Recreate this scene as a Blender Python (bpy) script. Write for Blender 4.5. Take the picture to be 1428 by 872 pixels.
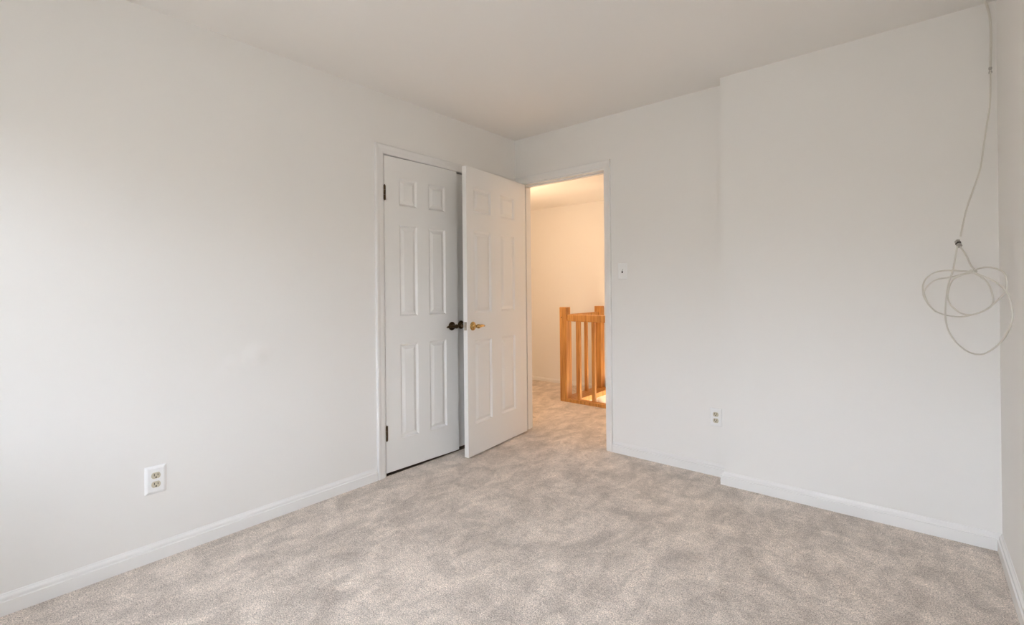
import bpy, bmesh, math, random
from mathutils import Vector, Matrix
for o in list(bpy.data.objects): bpy.data.objects.remove(o)
scene = bpy.context.scene
COL = scene.collection

# ------------------------------------------------------------------ camera
FPX, YAW, ROLL, PITCH, SHIFT = 669.32, -0.6999, -0.0100, 0.0018, -32.40
cam_d = bpy.data.cameras.new('camera'); cam = bpy.data.objects.new('camera', cam_d); COL.objects.link(cam)
cam_d.sensor_width = 36; cam_d.lens = FPX / 1428 * 36; cam_d.shift_y = SHIFT / 1428
cam_d.clip_start = 0.02
sy, cy, sp, cp = math.sin(YAW), math.cos(YAW), math.sin(PITCH), math.cos(PITCH)
fw = Vector((sy*cp, cy*cp, sp)); rt = Vector((cy, -sy, 0)); up = rt.cross(fw)
c_, s_ = math.cos(ROLL), math.sin(ROLL)
r2 = c_*rt + s_*up; u2 = -s_*rt + c_*up
M3 = Matrix((r2, u2, -fw)).transposed()
cam.matrix_world = Matrix.Translation((2.5858, -3.1280, 1.1770)) @ M3.to_4x4()
scene.camera = cam

# ------------------------------------------------------------------ light and exposure
H = 2.44            # ceiling height
X1, DB, X2 = 1.695, 0.11, 2.868     # back wall break, depth of the projection, right wall
YN = -3.55          # wall behind the camera
HC = 2.22           # landing ceiling
WINS = [(0.38, 0.84, 0.70, 2.00), (1.50, 2.70, 0.70, 2.02)]      # window openings x0 x1 z0 z1; second added to fill the back and right
scene.view_settings.view_transform = 'Standard'
scene.view_settings.look = 'None'
scene.view_settings.exposure = 0.0
scene.view_settings.gamma = 1.0
scene.view_settings.use_curve_mapping = False
scene.cycles.diffuse_bounces = 8
scene.cycles.max_bounces = 12
scene.cycles.sample_clamp_indirect = 8

SKY = 15.4
GROUND = 4.2
w = bpy.data.worlds.new('overcast_sky'); scene.world = w; w.use_nodes = True
nt = w.node_tree; nt.nodes.clear()
out = nt.nodes.new('ShaderNodeOutputWorld'); bg = nt.nodes.new('ShaderNodeBackground')
tc = nt.nodes.new('ShaderNodeTexCoord'); sx = nt.nodes.new('ShaderNodeSeparateXYZ')
mr = nt.nodes.new('ShaderNodeMapRange'); mr.inputs['From Min'].default_value = 0.04; mr.inputs['From Max'].default_value = 0.23
cr = nt.nodes.new('ShaderNodeValToRGB')
cr.color_ramp.elements[0].color = (0.98*GROUND/SKY, 0.96*GROUND/SKY, 0.92*GROUND/SKY, 1)
cr.color_ramp.elements[1].color = (0.875, 0.965, 1.11, 1)
nt.links.new(tc.outputs['Generated'], sx.inputs[0]); nt.links.new(sx.outputs['Z'], mr.inputs['Value'])
nt.links.new(mr.outputs[0], cr.inputs[0]); nt.links.new(cr.outputs[0], bg.inputs['Color'])
bg.inputs['Strength'].default_value = SKY
nt.links.new(bg.outputs[0], out.inputs[0])
# portal that guides the sky light through the window
for WIN in WINS:
    pl = bpy.data.lights.new('window_portal', 'AREA'); pl.shape = 'RECTANGLE'
    pl.size = WIN[1]-WIN[0]; pl.size_y = WIN[3]-WIN[2]; pl.cycles.is_portal = True
    po = bpy.data.objects.new('window_portal', pl); COL.objects.link(po)
    po.location = ((WIN[0]+WIN[1])/2, YN-0.13, (WIN[2]+WIN[3])/2); po.rotation_euler = (math.radians(90), 0, math.radians(180))

def hall_light(name, loc, power, color=(1.0, 0.69, 0.44), r=0.09):
    l = bpy.data.lights.new(name, 'POINT'); l.energy = power; l.color = color; l.shadow_soft_size = r
    o = bpy.data.objects.new(name, l); COL.objects.link(o); o.location = loc
    return o
hall_light('landing_lamp_and_fill', (-0.50, 0.48, 1.70), 20)
hall_light('landing_lamp_and_fill', (1.55, 0.75, 2.00), 12)  # added fill that warms the open door face and the landing floor
hall_light('stairwell_fill', (0.45, 1.42, -0.75), 44, (1.0, 0.80, 0.58))  # added light hidden below floor level to brighten the stairwell wall

# ------------------------------------------------------------------ materials
def mat(name, color, rough=0.5, metal=0.0, bump=None, noise=None, spec=0.5):
    m = bpy.data.materials.new(name); m.use_nodes = True
    nt = m.node_tree; b = nt.nodes['Principled BSDF']
    b.inputs['Base Color'].default_value = (*color, 1); b.inputs['Roughness'].default_value = rough
    b.inputs['Metallic'].default_value = metal; b.inputs['Specular IOR Level'].default_value = spec
    tc = nt.nodes.new('ShaderNodeTexCoord')
    if noise:
        sc, amt = noise
        n = nt.nodes.new('ShaderNodeTexNoise'); n.inputs['Scale'].default_value = sc; n.inputs['Detail'].default_value = 4
        nt.links.new(tc.outputs['Object'], n.inputs['Vector'])
        r = nt.nodes.new('ShaderNodeMapRange'); r.inputs['To Min'].default_value = 1-amt; r.inputs['To Max'].default_value = 1+amt
        nt.links.new(n.outputs['Fac'], r.inputs['Value'])
        v = nt.nodes.new('ShaderNodeVectorMath'); v.operation = 'SCALE'; v.inputs[0].default_value = color
        nt.links.new(r.outputs[0], v.inputs['Scale']); nt.links.new(v.outputs[0], b.inputs['Base Color'])
    if bump:
        sc, st, dist = bump
        n = nt.nodes.new('ShaderNodeTexNoise'); n.inputs['Scale'].default_value = sc; n.inputs['Detail'].default_value = 3
        nt.links.new(tc.outputs['Object'], n.inputs['Vector'])
        bp = nt.nodes.new('ShaderNodeBump'); bp.inputs['Strength'].default_value = st; bp.inputs['Distance'].default_value = dist
        nt.links.new(n.outputs['Fac'], bp.inputs['Height']); nt.links.new(bp.outputs[0], b.inputs['Normal'])
    return m

WALLC = (0.80, 0.785, 0.755)
m_wall = mat('wall_paint', WALLC, 0.62, bump=(260, 0.05, 0.002), noise=(1.3, 0.012), spec=0.3)
def patched_wall():
    m = m_wall.copy(); m.name = 'patched_wall_paint'; nt = m.node_tree; L = nt.links.new
    b = nt.nodes['Principled BSDF']; old = b.inputs['Normal'].links[0].from_socket
    tc = nt.nodes.new('ShaderNodeTexCoord'); heights = []
    for c, r, h in (((0, -2.09, .86), .085, .006), ((0, -2.20, .83), .06, .003)):
        d = nt.nodes.new('ShaderNodeVectorMath'); d.operation = 'DISTANCE'; d.inputs[1].default_value = c; L(tc.outputs['Object'], d.inputs[0])
        mp = nt.nodes.new('ShaderNodeMapRange'); mp.interpolation_type = 'SMOOTHERSTEP'
        mp.inputs['From Max'].default_value = r; mp.inputs['To Min'].default_value = h; mp.inputs['To Max'].default_value = 0
        L(d.outputs['Value'], mp.inputs['Value']); heights.append(mp.outputs[0])
    a = nt.nodes.new('ShaderNodeMath'); a.operation = 'ADD'; L(heights[0], a.inputs[0]); L(heights[1], a.inputs[1])
    bp = nt.nodes.new('ShaderNodeBump'); bp.inputs['Strength'].default_value = 1; bp.inputs['Distance'].default_value = 1
    L(a.outputs[0], bp.inputs['Height']); L(old, bp.inputs['Normal']); L(bp.outputs[0], b.inputs['Normal'])
    return m
m_wall_left = patched_wall()
m_ceil = mat('ceiling_paint', (0.82, 0.80, 0.77), 0.8, bump=(200, 0.05, 0.002), spec=0.2)
m_trim = mat('trim_paint', (0.80, 0.79, 0.77), 0.24, bump=(60, 0.02, 0.001))
m_door = mat('door_paint', (0.80, 0.79, 0.765), 0.32, bump=(90, 0.03, 0.001))
m_plate = mat('plate_plastic', (0.86, 0.86, 0.85), 0.25)
m_ivory = mat('ivory_plastic', (0.55, 0.50, 0.38), 0.35)
m_dark = mat('slot_dark', (0.02, 0.018, 0.015), 0.7)
m_brass = mat('polished_brass', (0.55, 0.35, 0.13), 0.18, 1.0)
m_bronze = mat('dark_bronze', (0.10, 0.065, 0.035), 0.28, 1.0)
m_nickel = mat('latch_metal', (0.42, 0.38, 0.32), 0.35, 1.0)
m_cable = mat('cable_jacket', (0.66, 0.635, 0.57), 0.4)
m_gap_shade = mat('closet_gap_shade', (0.16, 0.105, 0.07), 0.7, noise=(20, 0.2))  # dark colour stands in for the shade in the gap under the closet doors
m_steel = mat('connector_metal', (0.45, 0.43, 0.40), 0.35, 0.9)

# oak
def oak():
    m = bpy.data.materials.new('honey_oak'); m.use_nodes = True; nt = m.node_tree; b = nt.nodes['Principled BSDF']
    tc = nt.nodes.new('ShaderNodeTexCoord'); mp = nt.nodes.new('ShaderNodeMapping'); mp.inputs['Scale'].default_value = (1, 1, 0.07)
    n = nt.nodes.new('ShaderNodeTexNoise'); n.inputs['Scale'].default_value = 45; n.inputs['Detail'].default_value = 6; n.inputs['Distortion'].default_value = 0.6
    r = nt.nodes.new('ShaderNodeValToRGB')
    r.color_ramp.elements[0].position = 0.35; r.color_ramp.elements[0].color = (0.40, 0.17, 0.040, 1)
    r.color_ramp.elements[1].position = 0.65; r.color_ramp.elements[1].color = (0.62, 0.31, 0.085, 1)
    nt.links.new(tc.outputs['Object'], mp.inputs[0]); nt.links.new(mp.outputs[0], n.inputs['Vector'])
    nt.links.new(n.outputs['Fac'], r.inputs[0]); nt.links.new(r.outputs[0], b.inputs['Base Color'])
    b.inputs['Roughness'].default_value = 0.38
    return m
m_oak = oak()

def carpet():
    m = bpy.data.materials.new('plush_carpet'); m.use_nodes = True; nt = m.node_tree; b = nt.nodes['Principled BSDF']
    b.inputs['Roughness'].default_value = 0.95; b.inputs['Specular IOR Level'].default_value = 0.1
    L = nt.links.new
    tc = nt.nodes.new('ShaderNodeTexCoord')
    def noise(scale, detail=3, dist=0.0, rough=0.5, sc=(1, 1, 1), rot=0):
        mp = nt.nodes.new('ShaderNodeMapping'); mp.inputs['Scale'].default_value = sc; mp.inputs['Rotation'].default_value = (0, 0, rot)
        n = nt.nodes.new('ShaderNodeTexNoise'); n.inputs['Scale'].default_value = scale; n.inputs['Detail'].default_value = detail
        n.inputs['Distortion'].default_value = dist; n.inputs['Roughness'].default_value = rough
        L(tc.outputs['Object'], mp.inputs[0]); L(mp.outputs[0], n.inputs['Vector']); return n.outputs['Fac']
    def mapr(x, a, b_, c, d):
        r = nt.nodes.new('ShaderNodeMapRange'); r.inputs['From Min'].default_value = a; r.inputs['From Max'].default_value = b_
        r.inputs['To Min'].default_value = c; r.inputs['To Max'].default_value = d; L(x, r.inputs['Value']); return r.outputs[0]
    def mul(x, y):
        r = nt.nodes.new('ShaderNodeMath'); r.operation = 'MULTIPLY'; L(x, r.inputs[0]); L(y, r.inputs[1]); return r.outputs[0]
    # brushed patches where the pile leans one way or the other
    patch = mapr(noise(3.2, 5, 1.1, 0.62, (1, 1, 1)), 0.39, 0.63, 0.87, 1.10)
    streak = mapr(noise(7.5, 5, 0.7, 0.62, (1.6, 0.8, 1), 0.5), 0.38, 0.66, 0.87, 1.14)
    fine = mapr(noise(215, 3, 0.3, 0.7), 0.32, 0.68, 0.46, 1.50)
    mid = mapr(noise(55, 3, 0.5, 0.6), 0.30, 0.70, 0.90, 1.10)
    tot = mul(mul(patch, streak), mul(fine, mid))
    ramp = nt.nodes.new('ShaderNodeVectorMath'); ramp.operation = 'SCALE'; ramp.inputs[0].default_value = (0.685, 0.607, 0.538)
    L(tot, ramp.inputs['Scale']); L(ramp.outputs[0], b.inputs['Base Color'])
    bp = nt.nodes.new('ShaderNodeBump'); bp.inputs['Strength'].default_value = 0.55; bp.inputs['Distance'].default_value = 0.006
    L(noise(190, 4, 0.4, 0.7), bp.inputs['Height'])
    bp2 = nt.nodes.new('ShaderNodeBump'); bp2.inputs['Strength'].default_value = 0.35; bp2.inputs['Distance'].default_value = 0.03
    L(noise(12, 4, 0.8, 0.6), bp2.inputs['Height']); L(bp.outputs[0], bp2.inputs['Normal']); L(bp2.outputs[0], b.inputs['Normal'])
    return m
m_carpet = carpet()

def glass():
    m = bpy.data.materials.new('window_glass'); m.use_nodes = True; nt = m.node_tree; nt.nodes.clear()
    o = nt.nodes.new('ShaderNodeOutputMaterial'); t = nt.nodes.new('ShaderNodeBsdfTransparent'); g = nt.nodes.new('ShaderNodeBsdfGlossy')
    g.inputs['Roughness'].default_value = 0.02; mx = nt.nodes.new('ShaderNodeMixShader'); mx.inputs[0].default_value = 0.06
    nt.links.new(t.outputs[0], mx.inputs[1]); nt.links.new(g.outputs[0], mx.inputs[2]); nt.links.new(mx.outputs[0], o.inputs[0])
    return m
m_glass = glass()

# ------------------------------------------------------------------ helpers
def box(bm, x0, x1, y0, y1, z0, z1):
    v = [bm.verts.new((x, y, z)) for x in (x0, x1) for y in (y0, y1) for z in (z0, z1)]
    for f in ((0,1,3,2), (4,6,7,5), (0,4,5,1), (2,3,7,6), (0,2,6,4), (1,5,7,3)):
        bm.faces.new([v[i] for i in f])
def obj(name, bm, m, parent=None, bevel=0, smooth=False, segs=2):
    bmesh.ops.recalc_face_normals(bm, faces=bm.faces[:])
    me = bpy.data.meshes.new(name); bm.to_mesh(me); bm.free()
    me.materials.append(m)
    if smooth:
        for p in me.polygons: p.use_smooth = True
    o = bpy.data.objects.new(name, me); COL.objects.link(o)
    if parent: o.parent = parent
    if bevel:
        b = o.modifiers.new('bevel', 'BEVEL'); b.width = bevel; b.segments = segs; b.limit_method = 'ANGLE'; b.angle_limit = math.radians(40)
        b.harden_normals = False
    return o
def boxes(name, lst, m, parent=None, bevel=0):
    bm = bmesh.new()
    for b in lst: box(bm, *b)
    return obj(name, bm, m, parent, bevel)
def empty(name, loc, rz=0):
    o = bpy.data.objects.new(name, None); COL.objects.link(o); o.location = loc; o.rotation_euler = (0, 0, rz)
    o.empty_display_size = 0.1
    return o
def struct(o, label=None):
    o['kind'] = 'structure'
    if label: o['label'] = label
    return o
def thing(o, label, cat, group=None):
    o['label'] = label; o['category'] = cat
    if group: o['group'] = group
    return o
def sweep(bm, path, prof, up_fn, closed=False):
    """profile (list of (a,b)) carried along path; mitred. up_fn(i) gives (axis_a, axis_b) at vertex i"""
    rings = []
    for i, p in enumerate(path):
        A, B = up_fn(i)
        rings.append([bm.verts.new(Vector(p) + A*a + B*b) for a, b in prof])
    n = len(prof)
    for i in range(len(rings)-1):
        for j in range(n):
            bm.faces.new((rings[i][j], rings[i][(j+1) % n], rings[i+1][(j+1) % n], rings[i+1][j]))
    bm.faces.new(rings[0]); bm.faces.new(rings[-1][::-1])
def tube(bm, pts, rad, n=10, flat=None):
    pts = [Vector(p) for p in pts]
    if not hasattr(rad, '__len__'): rad = [rad]*len(pts)
    rings = []; prev = None
    for i, p in enumerate(pts):
        t = (pts[min(i+1, len(pts)-1)] - pts[max(i-1, 0)]).normalized()
        if prev is None:
            a = t.cross(Vector((0, 0, 1)))
            if a.length < 0.1: a = t.cross(Vector((0, 1, 0)))
            a.normalize()
        else:
            a = (prev - t*prev.dot(t)).normalized()
        prev = a; b = t.cross(a).normalized()
        fa = flat[i] if flat else 1.0
        rings.append([bm.verts.new(p + a*math.cos(2*math.pi*k/n)*rad[i] + b*math.sin(2*math.pi*k/n)*rad[i]*fa) for k in range(n)])
    for i in range(len(rings)-1):
        for k in range(n): bm.faces.new((rings[i][k], rings[i][(k+1) % n], rings[i+1][(k+1) % n], rings[i+1][k]))
    bm.faces.new(rings[0][::-1]); bm.faces.new(rings[-1])
def lathe(bm, origin, axis, prof, n=24):
    """prof list of (distance along axis, radius)"""
    axis = Vector(axis).normalized(); a = axis.orthogonal().normalized(); b = axis.cross(a)
    origin = Vector(origin); rings = []
    for d, r in prof:
        rings.append([bm.verts.new(origin + axis*d + (a*math.cos(2*math.pi*k/n) + b*math.sin(2*math.pi*k/n))*max(r, 1e-4)) for k in range(n)])
    for i in range(len(rings)-1):
        for k in range(n): bm.faces.new((rings[i][k], rings[i][(k+1) % n], rings[i+1][(k+1) % n], rings[i+1][k]))
    bm.faces.new(rings[0][::-1]); bm.faces.new(rings[-1])
def catmull(pts, sub=8):
    P = [Vector(p) for p in pts]; P = [P[0]*2-P[1]] + P + [P[-1]*2-P[-2]]; o = []
    for i in range(1, len(P)-2):
        for s in range(sub):
            t = s/sub
            o.append(0.5*((2*P[i]) + (-P[i-1]+P[i+1])*t + (2*P[i-1]-5*P[i]+4*P[i+1]-P[i+2])*t*t + (-P[i-1]+3*P[i]-3*P[i+1]+P[i+2])*t**3))
    o.append(P[-2]); return o

# ------------------------------------------------------------------ room shell
CY0, CY1, CZ = -1.316, -0.088, 2.056       # closet opening along the left wall
EX0, EX1, EZ = 0.060, 0.848, 2.058         # entry opening in the back wall
WT = 0.12
struct(boxes('floor', [(0.0, 3.0, YN-0.12, 1.12, -0.25, 0.0), (-2.3, 0.0, 0.0, 1.12, -0.25, 0.0), (-2.3, -0.30, 1.12, 1.95, -0.25, 0.0)], m_carpet),
       'beige plush wall-to-wall carpet with brushed patches')
struct(boxes('ceiling', [(-0.12, 3.0, YN-0.12, 0.0, H, H+0.1)], m_ceil), 'plain off-white ceiling')
struct(boxes('ceiling_hall', [(-2.3, 3.0, WT, 2.0, HC, HC+0.1)], m_ceil), 'plain ceiling of the landing beyond the doorway')
struct(boxes('wall_left', [(-WT, 0, YN-0.12, CY0, 0, H), (-WT, 0, CY1, 0.0, 0, H), (-WT, 0, CY0, CY1, CZ, H)], m_wall_left),
       'off-white wall on the left holding the closet doors')
struct(boxes('wall_back', [(-2.3, EX0, 0, WT, 0, H), (EX1, 3.0, 0, WT, 0, H), (EX0, EX1, 0, WT, EZ, H)], m_wall),
       'off-white far wall with the open doorway')
struct(boxes('wall_back_right', [(X1, X2, -DB, 0.0, 0, H)], m_wall), 'shallow wall projection right of the doorway')
struct(boxes('wall_right', [(X2, X2+0.12, YN-0.12, 0.0, 0, H)], m_wall), 'off-white wall along the right edge')
struct(boxes('wall_front', [(0, WINS[0][0], YN-0.12, YN, 0, H), (WINS[0][1], WINS[1][0], YN-0.12, YN, 0, H), (WINS[1][1], X2, YN-0.12, YN, 0, H)] +
       [(q[0], q[1], YN-0.12, YN, 0, q[2]) for q in WINS] + [(q[0], q[1], YN-0.12, YN, q[3], H) for q in WINS], m_wall), 'wall with the window behind the viewer')
struct(boxes('wall_closet', [(-0.80, -0.72, -1.50, 0.0, 0, H), (-0.72, -WT, -1.58, -1.50, 0, H), (-0.72, -WT, -0.03, 0.0, 0, H), (-0.80, -WT, -1.58, 0, H, H+0.05)], m_wall),
       'inside walls of the closet')
struct(boxes('floor_closet', [(-0.85, 0.0, -1.60, 0.0, -0.25, -0.014)], m_gap_shade), 'closet floor with the shade under the doors put into its dark colour')
# landing and stairwell
HY = 1.875
struct(boxes('wall_hall_back', [(-2.3, 3.0, HY, HY+0.12, -2.6, HC)], m_wall), 'landing wall lit warm beyond the doorway')
struct(boxes('wall_hall_left', [(-2.3, -2.2, WT, HY, 0, HC)], m_wall), 'end wall of the landing')
struct(boxes('wall_hall_right', [(2.9, 3.0, WT, HY, -2.6, HC)], m_wall), 'far end wall of the landing and stairwell')
struct(boxes('wall_stairwell', [(-0.30, 2.9, 1.125, 1.145, -2.6, -0.25), (-0.30, -0.135, 1.145, HY, -2.6, -0.25)], m_wall), 'plaster sides of the stairwell below the landing')
steps = []
for k in range(12):
    steps.append((2.9-0.24*(k+1), 2.9-0.24*k, 1.145, HY, -2.6, -0.20*(k+1)))
struct(boxes('stair_steps', steps, m_carpet), 'carpeted steps going down in the stairwell')

# unseen windows behind the camera; the second is added for fill light
def make_window(num, WIN):
    wn = struct(empty('window_%d' % num, ((WIN[0]+WIN[1])/2, YN, WIN[2])), 'unseen double-hung window behind the viewer')
    def wbox(name, lst, m, bevel=0.003):
        cx, cz = (WIN[0]+WIN[1])/2, WIN[2]
        return boxes(name, [(a-cx, b-cx, c, d, e-cz, f-cz) for a, b, c, d, e, f in lst], m, wn, bevel)
    x0, x1, z0, z1 = WIN; mx = (x0+x1)/2; mz = (z0+z1)/2
    wbox('window_frame', [(x0, x0+.03, -.11, -.03, z0, z1), (x1-.03, x1, -.11, -.03, z0, z1), (x0, x1, -.11, -.03, z1-.03, z1), (x0, x1, -.11, -.03, z0, z0+.03)], m_trim)
    wbox('upper_sash', [(x0+.03, x0+.07, -.09, -.06, mz, z1-.03), (x1-.07, x1-.03, -.09, -.06, mz, z1-.03), (x0+.07, x1-.07, -.09, -.06, z1-.07, z1-.03), (x0+.07, x1-.07, -.09, -.06, mz, mz+.04)], m_trim)
    wbox('lower_sash', [(x0+.03, x0+.07, -.06, -.035, z0+.03, mz+.04), (x1-.07, x1-.03, -.06, -.035, z0+.03, mz+.04), (x0+.07, x1-.07, -.06, -.035, mz, mz+.04), (x0+.07, x1-.07, -.06, -.035, z0+.03, z0+.08)], m_trim)
    wbox('window_pane', [(x0+.07, x1-.07, -.077, -.073, mz+.04, z1-.07), (x0+.07, x1-.07, -.050, -.046, z0+.08, mz)], m_glass, 0)
    wbox('window_sill', [(x0-.08, x1+.08, 0, .05, z0-.025, z0), (x0-.06, x1+.06, 0, .016, z0-.09, z0-.025)], m_trim)
    wbox('window_casing', [(x0-.06, x0, 0, .016, z0, z1+.06), (x1, x1+.06, 0, .016, z0, z1+.06), (x0, x1, 0, .016, z1, z1+.06)], m_trim)
for k_, q_ in enumerate(WINS): make_window(k_+1, q_)

# ------------------------------------------------------------------ trim
BASE = [(0, 0), (0.0170, 0), (0.0170, 0.0490), (0.0162, 0.0505), (0.0118, 0.0520), (0.0113, 0.0545), (0.0113, 0.0610), (0.0105, 0.0640), (0.0040, 0.0715), (0.0030, 0.0745), (0.0010, 0.0765), (0, 0.0765)]
def baseboard(name, path, normals, label):
    """path on the floor against the wall; normals = outward offset vector per vertex (mitred)"""
    bm = bmesh.new()
    sweep(bm, path, BASE, lambda i: (Vector(normals[i]), Vector((0, 0, 1))))
    o = obj(name, bm, m_trim); return struct(o, label)
baseboard('baseboard_left', [(0, YN, 0), (0, CY0-0.072, 0)], [(1, 1, 0), (1, 0, 0)], 'white baseboard along the left wall')
baseboard('baseboard_back', [(EX1+0.051, 0, 0), (X1, 0, 0)], [(0, -1, 0), (-1, -1, 0)], 'white baseboard right of the doorway')
baseboard('baseboard_back_right', [(X1, -0.001, 0), (X1, -DB, 0), (X2, -DB, 0)], [(-1, -1, 0), (-1, -1, 0), (-1, -1, 0)], 'white baseboard around the wall projection')
baseboard('baseboard_right', [(X2, -DB, 0), (X2, YN, 0)], [(-1, -1, 0), (-1, 1, 0)], 'white baseboard along the right wall')
baseboard('baseboard_front', [(0, YN, 0), (X2, YN, 0)], [(1, 1, 0), (-1, 1, 0)], 'white baseboard behind the viewer')
baseboard('baseboard_hall', [(-2.2, HY, 0), (-0.30, HY, 0)], [(0, -1, 0), (0, -1, 0)], 'baseboard of the landing wall')
bpy.data.objects['baseboard_hall'].scale.z = 0.6

# casing profile: (across, out)
CAS = [(0, 0), (0, 0.0085), (0.003, 0.0105), (0.010, 0.0115), (0.018, 0.0125), (0.030, 0.0135), (0.040, 0.0165), (0.046, 0.0180), (0.053, 0.0180), (0.0565, 0.0160), (0.0575, 0.010), (0.0575, 0)]
def casing(name, pts, outs, nrm, label, k=1.0):
    bm = bmesh.new()
    sweep(bm, pts, [(a*k, b) for a, b in CAS], lambda i: (Vector(outs[i]), Vector(nrm)))
    return struct(obj(name, bm, m_trim), label)
casing('trim_1', [(0, CY0-.010, 0), (0, CY0-.010, CZ-.002), (0, CY1+.022, CZ-.002), (0, CY1+.022, 0)],
       [(0, -1, 0), (0, -1, 1), (0, 1, 1), (0, 1, 0)], (1, 0, 0), 'white casing around the closet double doors', 1.0)
casing('trim_2', [(EX0-.006, 0, 0), (EX0-.006, 0, EZ+.004), (EX1-.003, 0, EZ+.004), (EX1-.003, 0, 0)],
       [(-.9, 0, 0), (-.9, 0, 1), (.9, 0, 1), (.9, 0, 0)], (0, -1, 0), 'white casing around the open doorway', 1.0)
casing('trim_3', [(EX0-.006, WT, 0), (EX0-.006, WT, EZ+.004), (EX1-.003, WT, EZ+.004), (EX1-.003, WT, 0)],
       [(-1, 0, 0), (-1, 0, 1), (1, 0, 1), (1, 0, 0)], (0, 1, 0), 'casing on the landing side of the doorway', 1.0)
# jamb linings
struct(boxes('trim_4', [(EX0-.008, EX0+.006, -.001, WT+.001, 0, EZ), (EX1-.006, EX1+.008, -.001, WT+.001, 0, EZ), (EX0-.008, EX1+.008, -.001, WT+.001, EZ-.006, EZ+.008),
                        (EX0+.006, EX0+.018, .046, .08, 0, EZ-.006), (EX1-.018, EX1-.006, .046, .08, 0, EZ-.006), (EX0+.006, EX1-.006, .046, .08, EZ-.018, EZ-.006)], m_trim, None, .001),
       'white jamb lining inside the doorway')
struct(boxes('trim_5', [(-WT-.001, .001, CY0-.012, CY0+.001, 0, CZ+.006), (-WT-.001, .001, CY1-.001, CY1+.022, 0, CZ+.006), (-WT-.001, .001, CY0, CY1, CZ-.003, CZ+.008)], m_trim, None, .001),
       'white jamb lining of the closet opening')

# ------------------------------------------------------------------ panel doors
def panel_slab(bm, W, Z0, Z1, T, cols, rows):
    """slab x 0..W, y 0..T, z Z0..Z1; both faces carry raised panels. cols/rows: panel spans"""
    xs = sorted({0, W, *[v for c in cols for v in c]}); zs = sorted({Z0, Z1, *[v for r in rows for v in r]})
    prof = [(0.0, 0.0), (0.002, 0.0015), (0.007, 0.0065), (0.011, 0.0105), (0.016, 0.0110), (0.024, 0.0080), (0.036, 0.0025), (0.038, 0.0020)]
    for side in (0, 1):
        def P(x, z, d): return bm.verts.new((x, d if side == 0 else T-d, z))
        for i in range(len(xs)-1):
            for j in range(len(zs)-1):
                a, b, c, d = xs[i], xs[i+1], zs[j], zs[j+1]
                if (a, b) in [tuple(q) for q in cols] and (c, d) in [tuple(q) for q in rows]:
                    prev = None
                    for ins, dep in prof:
                        ring = [P(a+ins, c+ins, dep), P(b-ins, c+ins, dep), P(b-ins, d-ins, dep), P(a+ins, d-ins, dep)]
                        if prev:
                            for k in range(4): bm.faces.new((prev[k], prev[(k+1) % 4], ring[(k+1) % 4], ring[k]))
                        prev = ring
                    bm.faces.new(prev)
                else:
                    bm.faces.new([P(a, c, 0), P(b, c, 0), P(b, d, 0), P(a, d, 0)])
    for q in (((0, 0, Z0), (0, T, Z0), (0, T, Z1), (0, 0, Z1)), ((W, 0, Z0), (W, T, Z0), (W, T, Z1), (W, 0, Z1)),
              ((0, 0, Z0), (W, 0, Z0), (W, T, Z0), (0, T, Z0)), ((0, 0, Z1), (W, 0, Z1), (W, T, Z1), (0, T, Z1))):
        bm.faces.new([bm.verts.new(v) for v in q])
    bmesh.ops.remove_doubles(bm, verts=bm.verts[:], dist=0.0002)
def lever(parent, x, y, z, ny, dx, m, label=None):
    """lever handle on a face whose outward normal is (0,ny,0); the lever points to +-x (dx)"""
    bm = bmesh.new()
    lathe(bm, (x, y, z), (0, ny, 0), [(-.001, .031), (.003, .031), (.006, .029), (.009, .023), (.011, .016), (.014, .0125), (.030, .0105), (.040, .0115), (.046, .0125)])
    tube(bm, catmull([(x - dx*.008, y+ny*.050, z), (x, y+ny*.053, z), (x+dx*.018, y+ny*.055, z+.001), (x+dx*.042, y+ny*.053, z+.002),
                      (x+dx*.066, y+ny*.047, z), (x+dx*.084, y+ny*.043, z-.003)], 5),
         [.0085, .0105, .0115, .0125, .013, .013, .0128, .0125, .012, .0115, .0112, .0108, .0104, .010, .0098, .0095, .0092, .009, .0087, .0084, .008, .0075, .007, .006, .0045, .003][:26], 12)
    # round collar where the lever meets its neck
    lathe(bm, (x, y+ny*.040, z), (0, ny, 0), [(0, .010), (.003, .0145), (.010, .0155), (.018, .0145), (.024, .010), (.026, .004)])
    o = obj('handle', bm, m, parent, smooth=True)
    if label: o['label'] = label
    return o
def hinge(parent, x, y, z, m, h=.092, leaf=None):
    bm = bmesh.new()
    for k in range(3):
        lathe(bm, (x, y, z-h/2+k*h/3+.0008), (0, 0, 1), [(0, .0062), (h/3-.0016, .0062)], 12)
    lathe(bm, (x, y, z-h/2-.004), (0, 0, 1), [(0, .002), (.001, .0045), (.004, .0045)], 12)
    lathe(bm, (x, y, z+h/2), (0, 0, 1), [(0, .0045), (.003, .0045), (.005, .002)], 12)
    if leaf: box(bm, *leaf)
    return obj('hinge', bm, m, parent)

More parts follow.
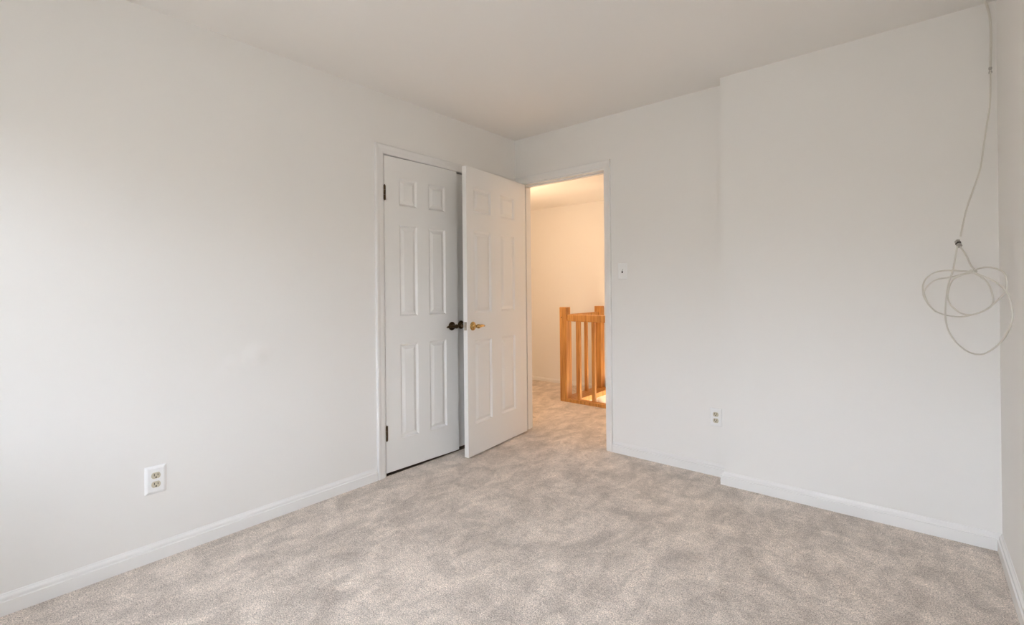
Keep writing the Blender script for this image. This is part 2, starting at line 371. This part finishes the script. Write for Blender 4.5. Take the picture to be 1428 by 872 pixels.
ROWS = [(0.215, 0.830), (1.012, 1.610), (1.738, 1.918)]
def closet_leaf(name, pivot_y, ang, flip, label):
    # local x runs from the hinge along the leaf, local -y... faces the room
    r = empty(name, (-0.016 if flip else 0.0, pivot_y, 0), ang)
    W = 0.610; T = 0.035
    bm = bmesh.new()
    cols = [(0.112, 0.255), (0.352, 0.500)]
    panel_slab(bm, W, 0.018, 2.047, T, cols, ROWS)
    if flip:
        for v in bm.verts: v.co.x *= -1
        bmesh.ops.reverse_faces(bm, faces=bm.faces[:])
    obj('door_slab', bm, m_door, r, .0012)
    s = -1 if flip else 1
    lever(r, s*(W-(.070 if flip else .058)), 0, .922, -1, -s, m_bronze, 'dark bronze lever handle')
    hinge(r, s*-.0005, -.0065, 1.808, m_bronze, leaf=(s*.001 if s > 0 else -.012, .012 if s > 0 else -.001, -.0012, .001, 1.762, 1.854))
    hinge(r, s*-.0005, -.0065, .272, m_bronze, leaf=(s*.001 if s > 0 else -.012, .012 if s > 0 else -.001, -.0012, .001, .226, .318))
    r['kind'] = 'structure'; r['label'] = label
    return r
# closet leaves: room side is +x.  local +x -> world +y, local -y -> world +x
a = math.radians(90)
closet_leaf('door_2', CY0+.004, a-math.radians(2.2), False, 'white six-panel closet door leaf nearest the viewer, slightly ajar')
closet_leaf('door_3', CY1-.003, a+math.radians(-0.35), True, 'white closet door leaf half hidden behind the open entry door')
# astragal-free gap; entry door (hinged at the left jamb, opened into the room)
ed = empty('door_1', (0.080, -0.022, 0), math.radians(-83.7))
bm = bmesh.new()
EW = 0.765
panel_slab(bm, EW, 0.015, 2.046, .035, [(0.165, 0.355), (0.480, 0.683)], [(0.232, 0.822), (1.018, 1.602), (1.732, 1.906)])
for v in bm.verts: v.co.y += .004; v.co.x += .004
slab = obj('door_slab', bm, m_door, ed, .0012)
lever(ed, EW-.055, .039, .927, 1, -1, m_brass, 'polished brass lever handle')
lever(ed, EW-.055, .004, .927, -1, -1, m_bronze)
boxes('latch_plate', [(EW+.004, EW+.0052, .010, .033, .900, .958), (EW+.004, EW+.014, .015, .027, .920, .938)], m_nickel, ed, .0008)
for z in (1.82, 1.02, .25): hinge(ed, 0, 0, z, m_brass)
ed['kind'] = 'structure'; ed['label'] = 'white six-panel entry door standing open against the closet'

# ------------------------------------------------------------------ wall plates
def duplex(loc, rz, w, h, label, deep=.007):
    """plate in local xz plane, facing -y"""
    r = empty('wall_outlet', loc, rz); thing(r, label, 'outlet')
    bm = bmesh.new()
    b = .010; pr = [(0, 0), (0.0005, .002), (.004, .0048), (b, deep-.0005), (b+.002, deep)]
    prev = None
    for ins, d in pr:
        ring = [bm.verts.new((sx*(w/2-ins), -d, sz*(h/2-ins))) for sx, sz in ((-1, -1), (1, -1), (1, 1), (-1, 1))]
        if prev:
            for k in range(4): bm.faces.new((prev[k], prev[(k+1) % 4], ring[(k+1) % 4], ring[k]))
        prev = ring
    bm.faces.new(prev)
    obj('cover_plate', bm, m_plate, r, .0015)
    bm = bmesh.new(); lathe(bm, (0, -deep, 0), (0, -1, 0), [(-.001, .0034), (.0012, .003), (.0016, .001)], 12)
    obj('screw', bm, m_plate, r)
    for s in (-1, 1):
        bm = bmesh.new(); n = 32; cz = s*.0195
        ring0 = []; ring1 = []
        for k in range(n):
            t = 2*math.pi*k/n; x = .0172*math.cos(t); z = max(-.0135, min(.0135, .0172*math.sin(t)))
            ring0.append(bm.verts.new((x, -deep+.001, cz+z))); ring1.append(bm.verts.new((x*.96, -deep-.0025, cz+z*.96)))
        for k in range(n): bm.faces.new((ring0[k], ring0[(k+1) % n], ring1[(k+1) % n], ring1[k]))
        bm.faces.new(ring1)
        f = obj('receptacle', bm, m_ivory, r)
        bm = bmesh.new()
        box(bm, -.0078, -.0054, -deep-.0030, -deep-.0020, cz-.001, cz+.0085)
        box(bm, .0054, .0078, -deep-.0030, -deep-.0020, cz-.0005, cz+.0075)
        lathe(bm, (0, -deep-.0020, cz-.0072), (0, -1, 0), [(0, .0030), (.001, .0030)], 12)
        obj('slots', bm, m_dark, f)
    return r
duplex((0.0, -2.523, .354), math.radians(90), .080, .123, 'large white duplex outlet low on the left wall', .008)
duplex((1.617, 0.0, .365), 0, .070, .114, 'small white duplex outlet near the wall corner right of the doorway', .006)
sw = empty('light_switch', (0.985, 0, 1.304)); thing(sw, 'white toggle light switch beside the open doorway', 'light switch')
bm = bmesh.new(); prev = None
for ins, d in [(0, 0), (.0005, .002), (.004, .0048), (.006, .0055)]:
    ring = [bm.verts.new((sx_*(.035-ins), -d, sz*(.057-ins))) for sx_, sz in ((-1, -1), (1, -1), (1, 1), (-1, 1))]
    if prev:
        for k in range(4): bm.faces.new((prev[k], prev[(k+1) % 4], ring[(k+1) % 4], ring[k]))
    prev = ring
bm.faces.new(prev); obj('cover_plate', bm, m_plate, sw, .001)
boxes('toggle_slot', [(-.0055, .0055, -.0062, -.005, -.0125, .0125)], m_dark, sw)
bm = bmesh.new(); box(bm, -.004, .004, -.018, -.005, -.004, .005)
tg = obj('toggle', bm, m_plate, sw, .001); tg.rotation_euler = (math.radians(-28), 0, 0)
bm = bmesh.new()
bm.free()
for z in (-.042, .042):
    bm = bmesh.new(); lathe(bm, (0, -.0055, z), (0, -1, 0), [(-.001, .003), (.001, .0028), (.0014, .001)], 12)
    obj('screw', bm, m_plate, sw)

# ------------------------------------------------------------------ stair railing on the landing
rl = empty('stair_railing', (-0.262, 1.10, 0)); thing(rl, 'honey oak stair railing with square posts on the landing beyond the doorway', 'railing')
ox, oy = -0.262, 1.10
def rbox(name, lst, bevel=.003): return boxes(name, [(a-ox, b-ox, c-oy, d-oy, e, f) for a, b, c, d, e, f in lst], m_oak, rl, bevel)
rbox('newel_post', [(-.308, -.224, 1.083, 1.167, 0, .992)], .005)
rbox('newel_post', [(-.300, -.216, 1.790, 1.872, 0, .982)], .005)
rbox('handrail', [(-.224, 2.2, 1.103, 1.145, .843, .915)], .006)
rbox('handrail', [(-.283, -.241, 1.167, 1.790, .843, .915)], .006)
rbox('base_rail', [(-.30, 2.2, 1.080, 1.150, 0, .034)], .003)
rbox('base_rail', [(-.30, -.115, 1.150, 1.872, -.02, .034)], .003)
k = 0
x = -.092
while x < 2.15:
    rbox('baluster', [(x-.0165, x+.0165, 1.108, 1.141, .034, .845)], .002); x += .172
for y in (1.20, 1.37, 1.54, 1.71):
    rbox('baluster', [(-.262-.0165, -.262+.0165, y-.0165, y+.0165, .034, .845)], .002)
bm = bmesh.new(); lathe(bm, (-.283-ox, 1.0835-oy, .885), (0, -1, 0), [(0, .006), (.0012, .006)], 12)
pg = obj('screw_plug', bm, m_bronze, rl)

# ------------------------------------------------------------------ hanging coax cable in the right corner
CC = Vector((2.5858, -3.1280, 1.1770)); PX = FPX
def ray(u, v): return fw_ + r2*((u-714)/PX) - u2*((v-436-SHIFT)/PX)
fw_ = fw
P1 = Vector((2.600, -.165)); P2 = Vector((2.845, -.60))
# each point was measured as a direction; depth: vertical plane standing across the corner
dv = (P2-P1).normalized(); nn = Vector((-dv.y, dv.x))
def across(u, v, off=0.0):
    d = ray(u, v); t = ((P1-CC.xy)+nn*off).dot(nn)/d.xy.dot(nn); return CC + d*t
def ondepth(u, v, y):
    d = ray(u, v); t = (y-CC.y)/d.y; return CC + d*t
cb = empty('hanging_cable', (2.83, -.14, H)); thing(cb, 'white coiled coax cable hanging from the ceiling in the right corner', 'cable')
def cpart(name, pts, r, m=m_cable, n=8):
    bm = bmesh.new(); tube(bm, [Vector(p)-Vector((2.83, -.14, H)) for p in pts], r, n)
    return obj(name, bm, m, cb, smooth=True)
con = across(1336.5, 340)
ytop = -.150
lead = [(1374.3, 2), (1377, 10), (1379.6, 20), (1381.4, 35), (1382, 55), (1381.4, 83), (1381, 97)]
cpart('lead_cable', catmull([ondepth(1372.5, -3.5, -.135)] + [ondepth(u, v, ytop) for u, v in lead], 6), .0045)
drop = [(1381.2, 97), (1381.3, 125), (1380, 150), (1375.5, 178), (1371.5, 206), (1367, 236), (1357.6, 264), (1350, 285), (1343.8, 309), (1339.5, 330)]
ys = [ytop + (con.y-ytop)*(i/(len(drop)-1)) for i in range(len(drop))]
cpart('drop_cable', catmull([ondepth(u, v, y) for (u, v), y in zip(drop, ys)], 6), .0032)
bm = bmesh.new(); q = ondepth(1381, 98, ytop) - Vector((2.83, -.14, H))
lathe(bm, q+Vector((0, 0, .014)), (0, 0, -1), [(0, .004), (.001, .0062), (.010, .0062), (.011, .0045), (.018, .0045), (.019, .0062), (.028, .0062), (.029, .003)], 6)
obj('coupler', bm, m_steel, cb)
# coil loops
loopA = [(1356, 378.5), (1339, 383.5), (1324, 387), (1308, 389.5), (1296, 396.5), (1289.5, 405), (1289.5, 412), (1295, 424), (1305, 434), (1317, 439), (1335.6, 442), (1348, 441),
         (1366, 436), (1378, 430), (1391, 419), (1402, 407.6), (1404, 398), (1403.6, 389), (1399.6, 380), (1390, 375), (1379, 373), (1367.5, 374), (1359.5, 376.5)]
loopB = [(1355, 379), (1339, 377.8), (1316, 377.6), (1302, 381), (1292, 388), (1287.4, 397), (1287, 406), (1288.5, 414), (1295.5, 425.5), (1305, 435)]
loopC = [(1356, 380), (1341, 384), (1330, 389.5), (1325.5, 396), (1323, 404), (1321.7, 414), (1325.5, 425), (1337, 435), (1348, 439), (1360, 438), (1368, 435.5), (1377, 431), (1383, 426), (1385, 417.7), (1381.5, 402.5), (1375.5, 392.6), (1367.5, 386), (1358, 380.5)]
loopD = [(1335, 343.5), (1332, 360.5), (1328.5, 379), (1324, 391), (1320.5, 407.6), (1318.5, 428), (1318.8, 446), (1323, 462), (1333, 477), (1345.7, 488), (1358, 493.5), (1371, 494), (1383.5, 487.6), (1396, 477),
         (1406, 462), (1411, 446.7), (1411.5, 432), (1407.5, 415), (1401.5, 404.5), (1392, 396), (1378, 388), (1364, 382.5), (1356, 379)]
loopE = [(1338.7, 344), (1343.4, 350), (1349, 359), (1353.7, 369.6), (1359.5, 376.3)]
for pts, off in ((loopA, 0), (loopB, .006), (loopC, -.006), (loopD, -.012), (loopE, 0)):
    cpart('coil_loop', catmull([across(u, v, off) for u, v in pts], 6), .0032)
# twist tie that gathers the loops
bm = bmesh.new(); g = across(1357, 378.8) - Vector((2.83, -.14, H))
tube(bm, [g+Vector((-.006, -.010, 0)), g+Vector((.006, .010, 0))], .0085, 10); obj('cable_tie', bm, m_cable, cb)
# splitter at the top of the coil
cu = (across(1339, 346)-across(1334, 335)); cu.normalize(); side = Vector((dv.x, dv.y, 0)); nrm3 = Vector((nn.x, nn.y, 0))
side = (side - cu*side.dot(cu)).normalized()
def orbox(name, c, a, b, cc, m, parent=cb):
    bm = bmesh.new(); box(bm, -a, a, -b, b, -cc, cc)
    R = Matrix((side, nrm3, cu)).transposed()
    for v in bm.verts: v.co = R @ v.co + (c - Vector((2.83, -.14, H)))
    return obj(name, bm, m, parent, .0015)
sp = orbox('splitter', con, .0085, .006, .0165, m_steel)
orbox('splitter_band', con + cu*-.002, .0088, .0064, .004, m_dark)
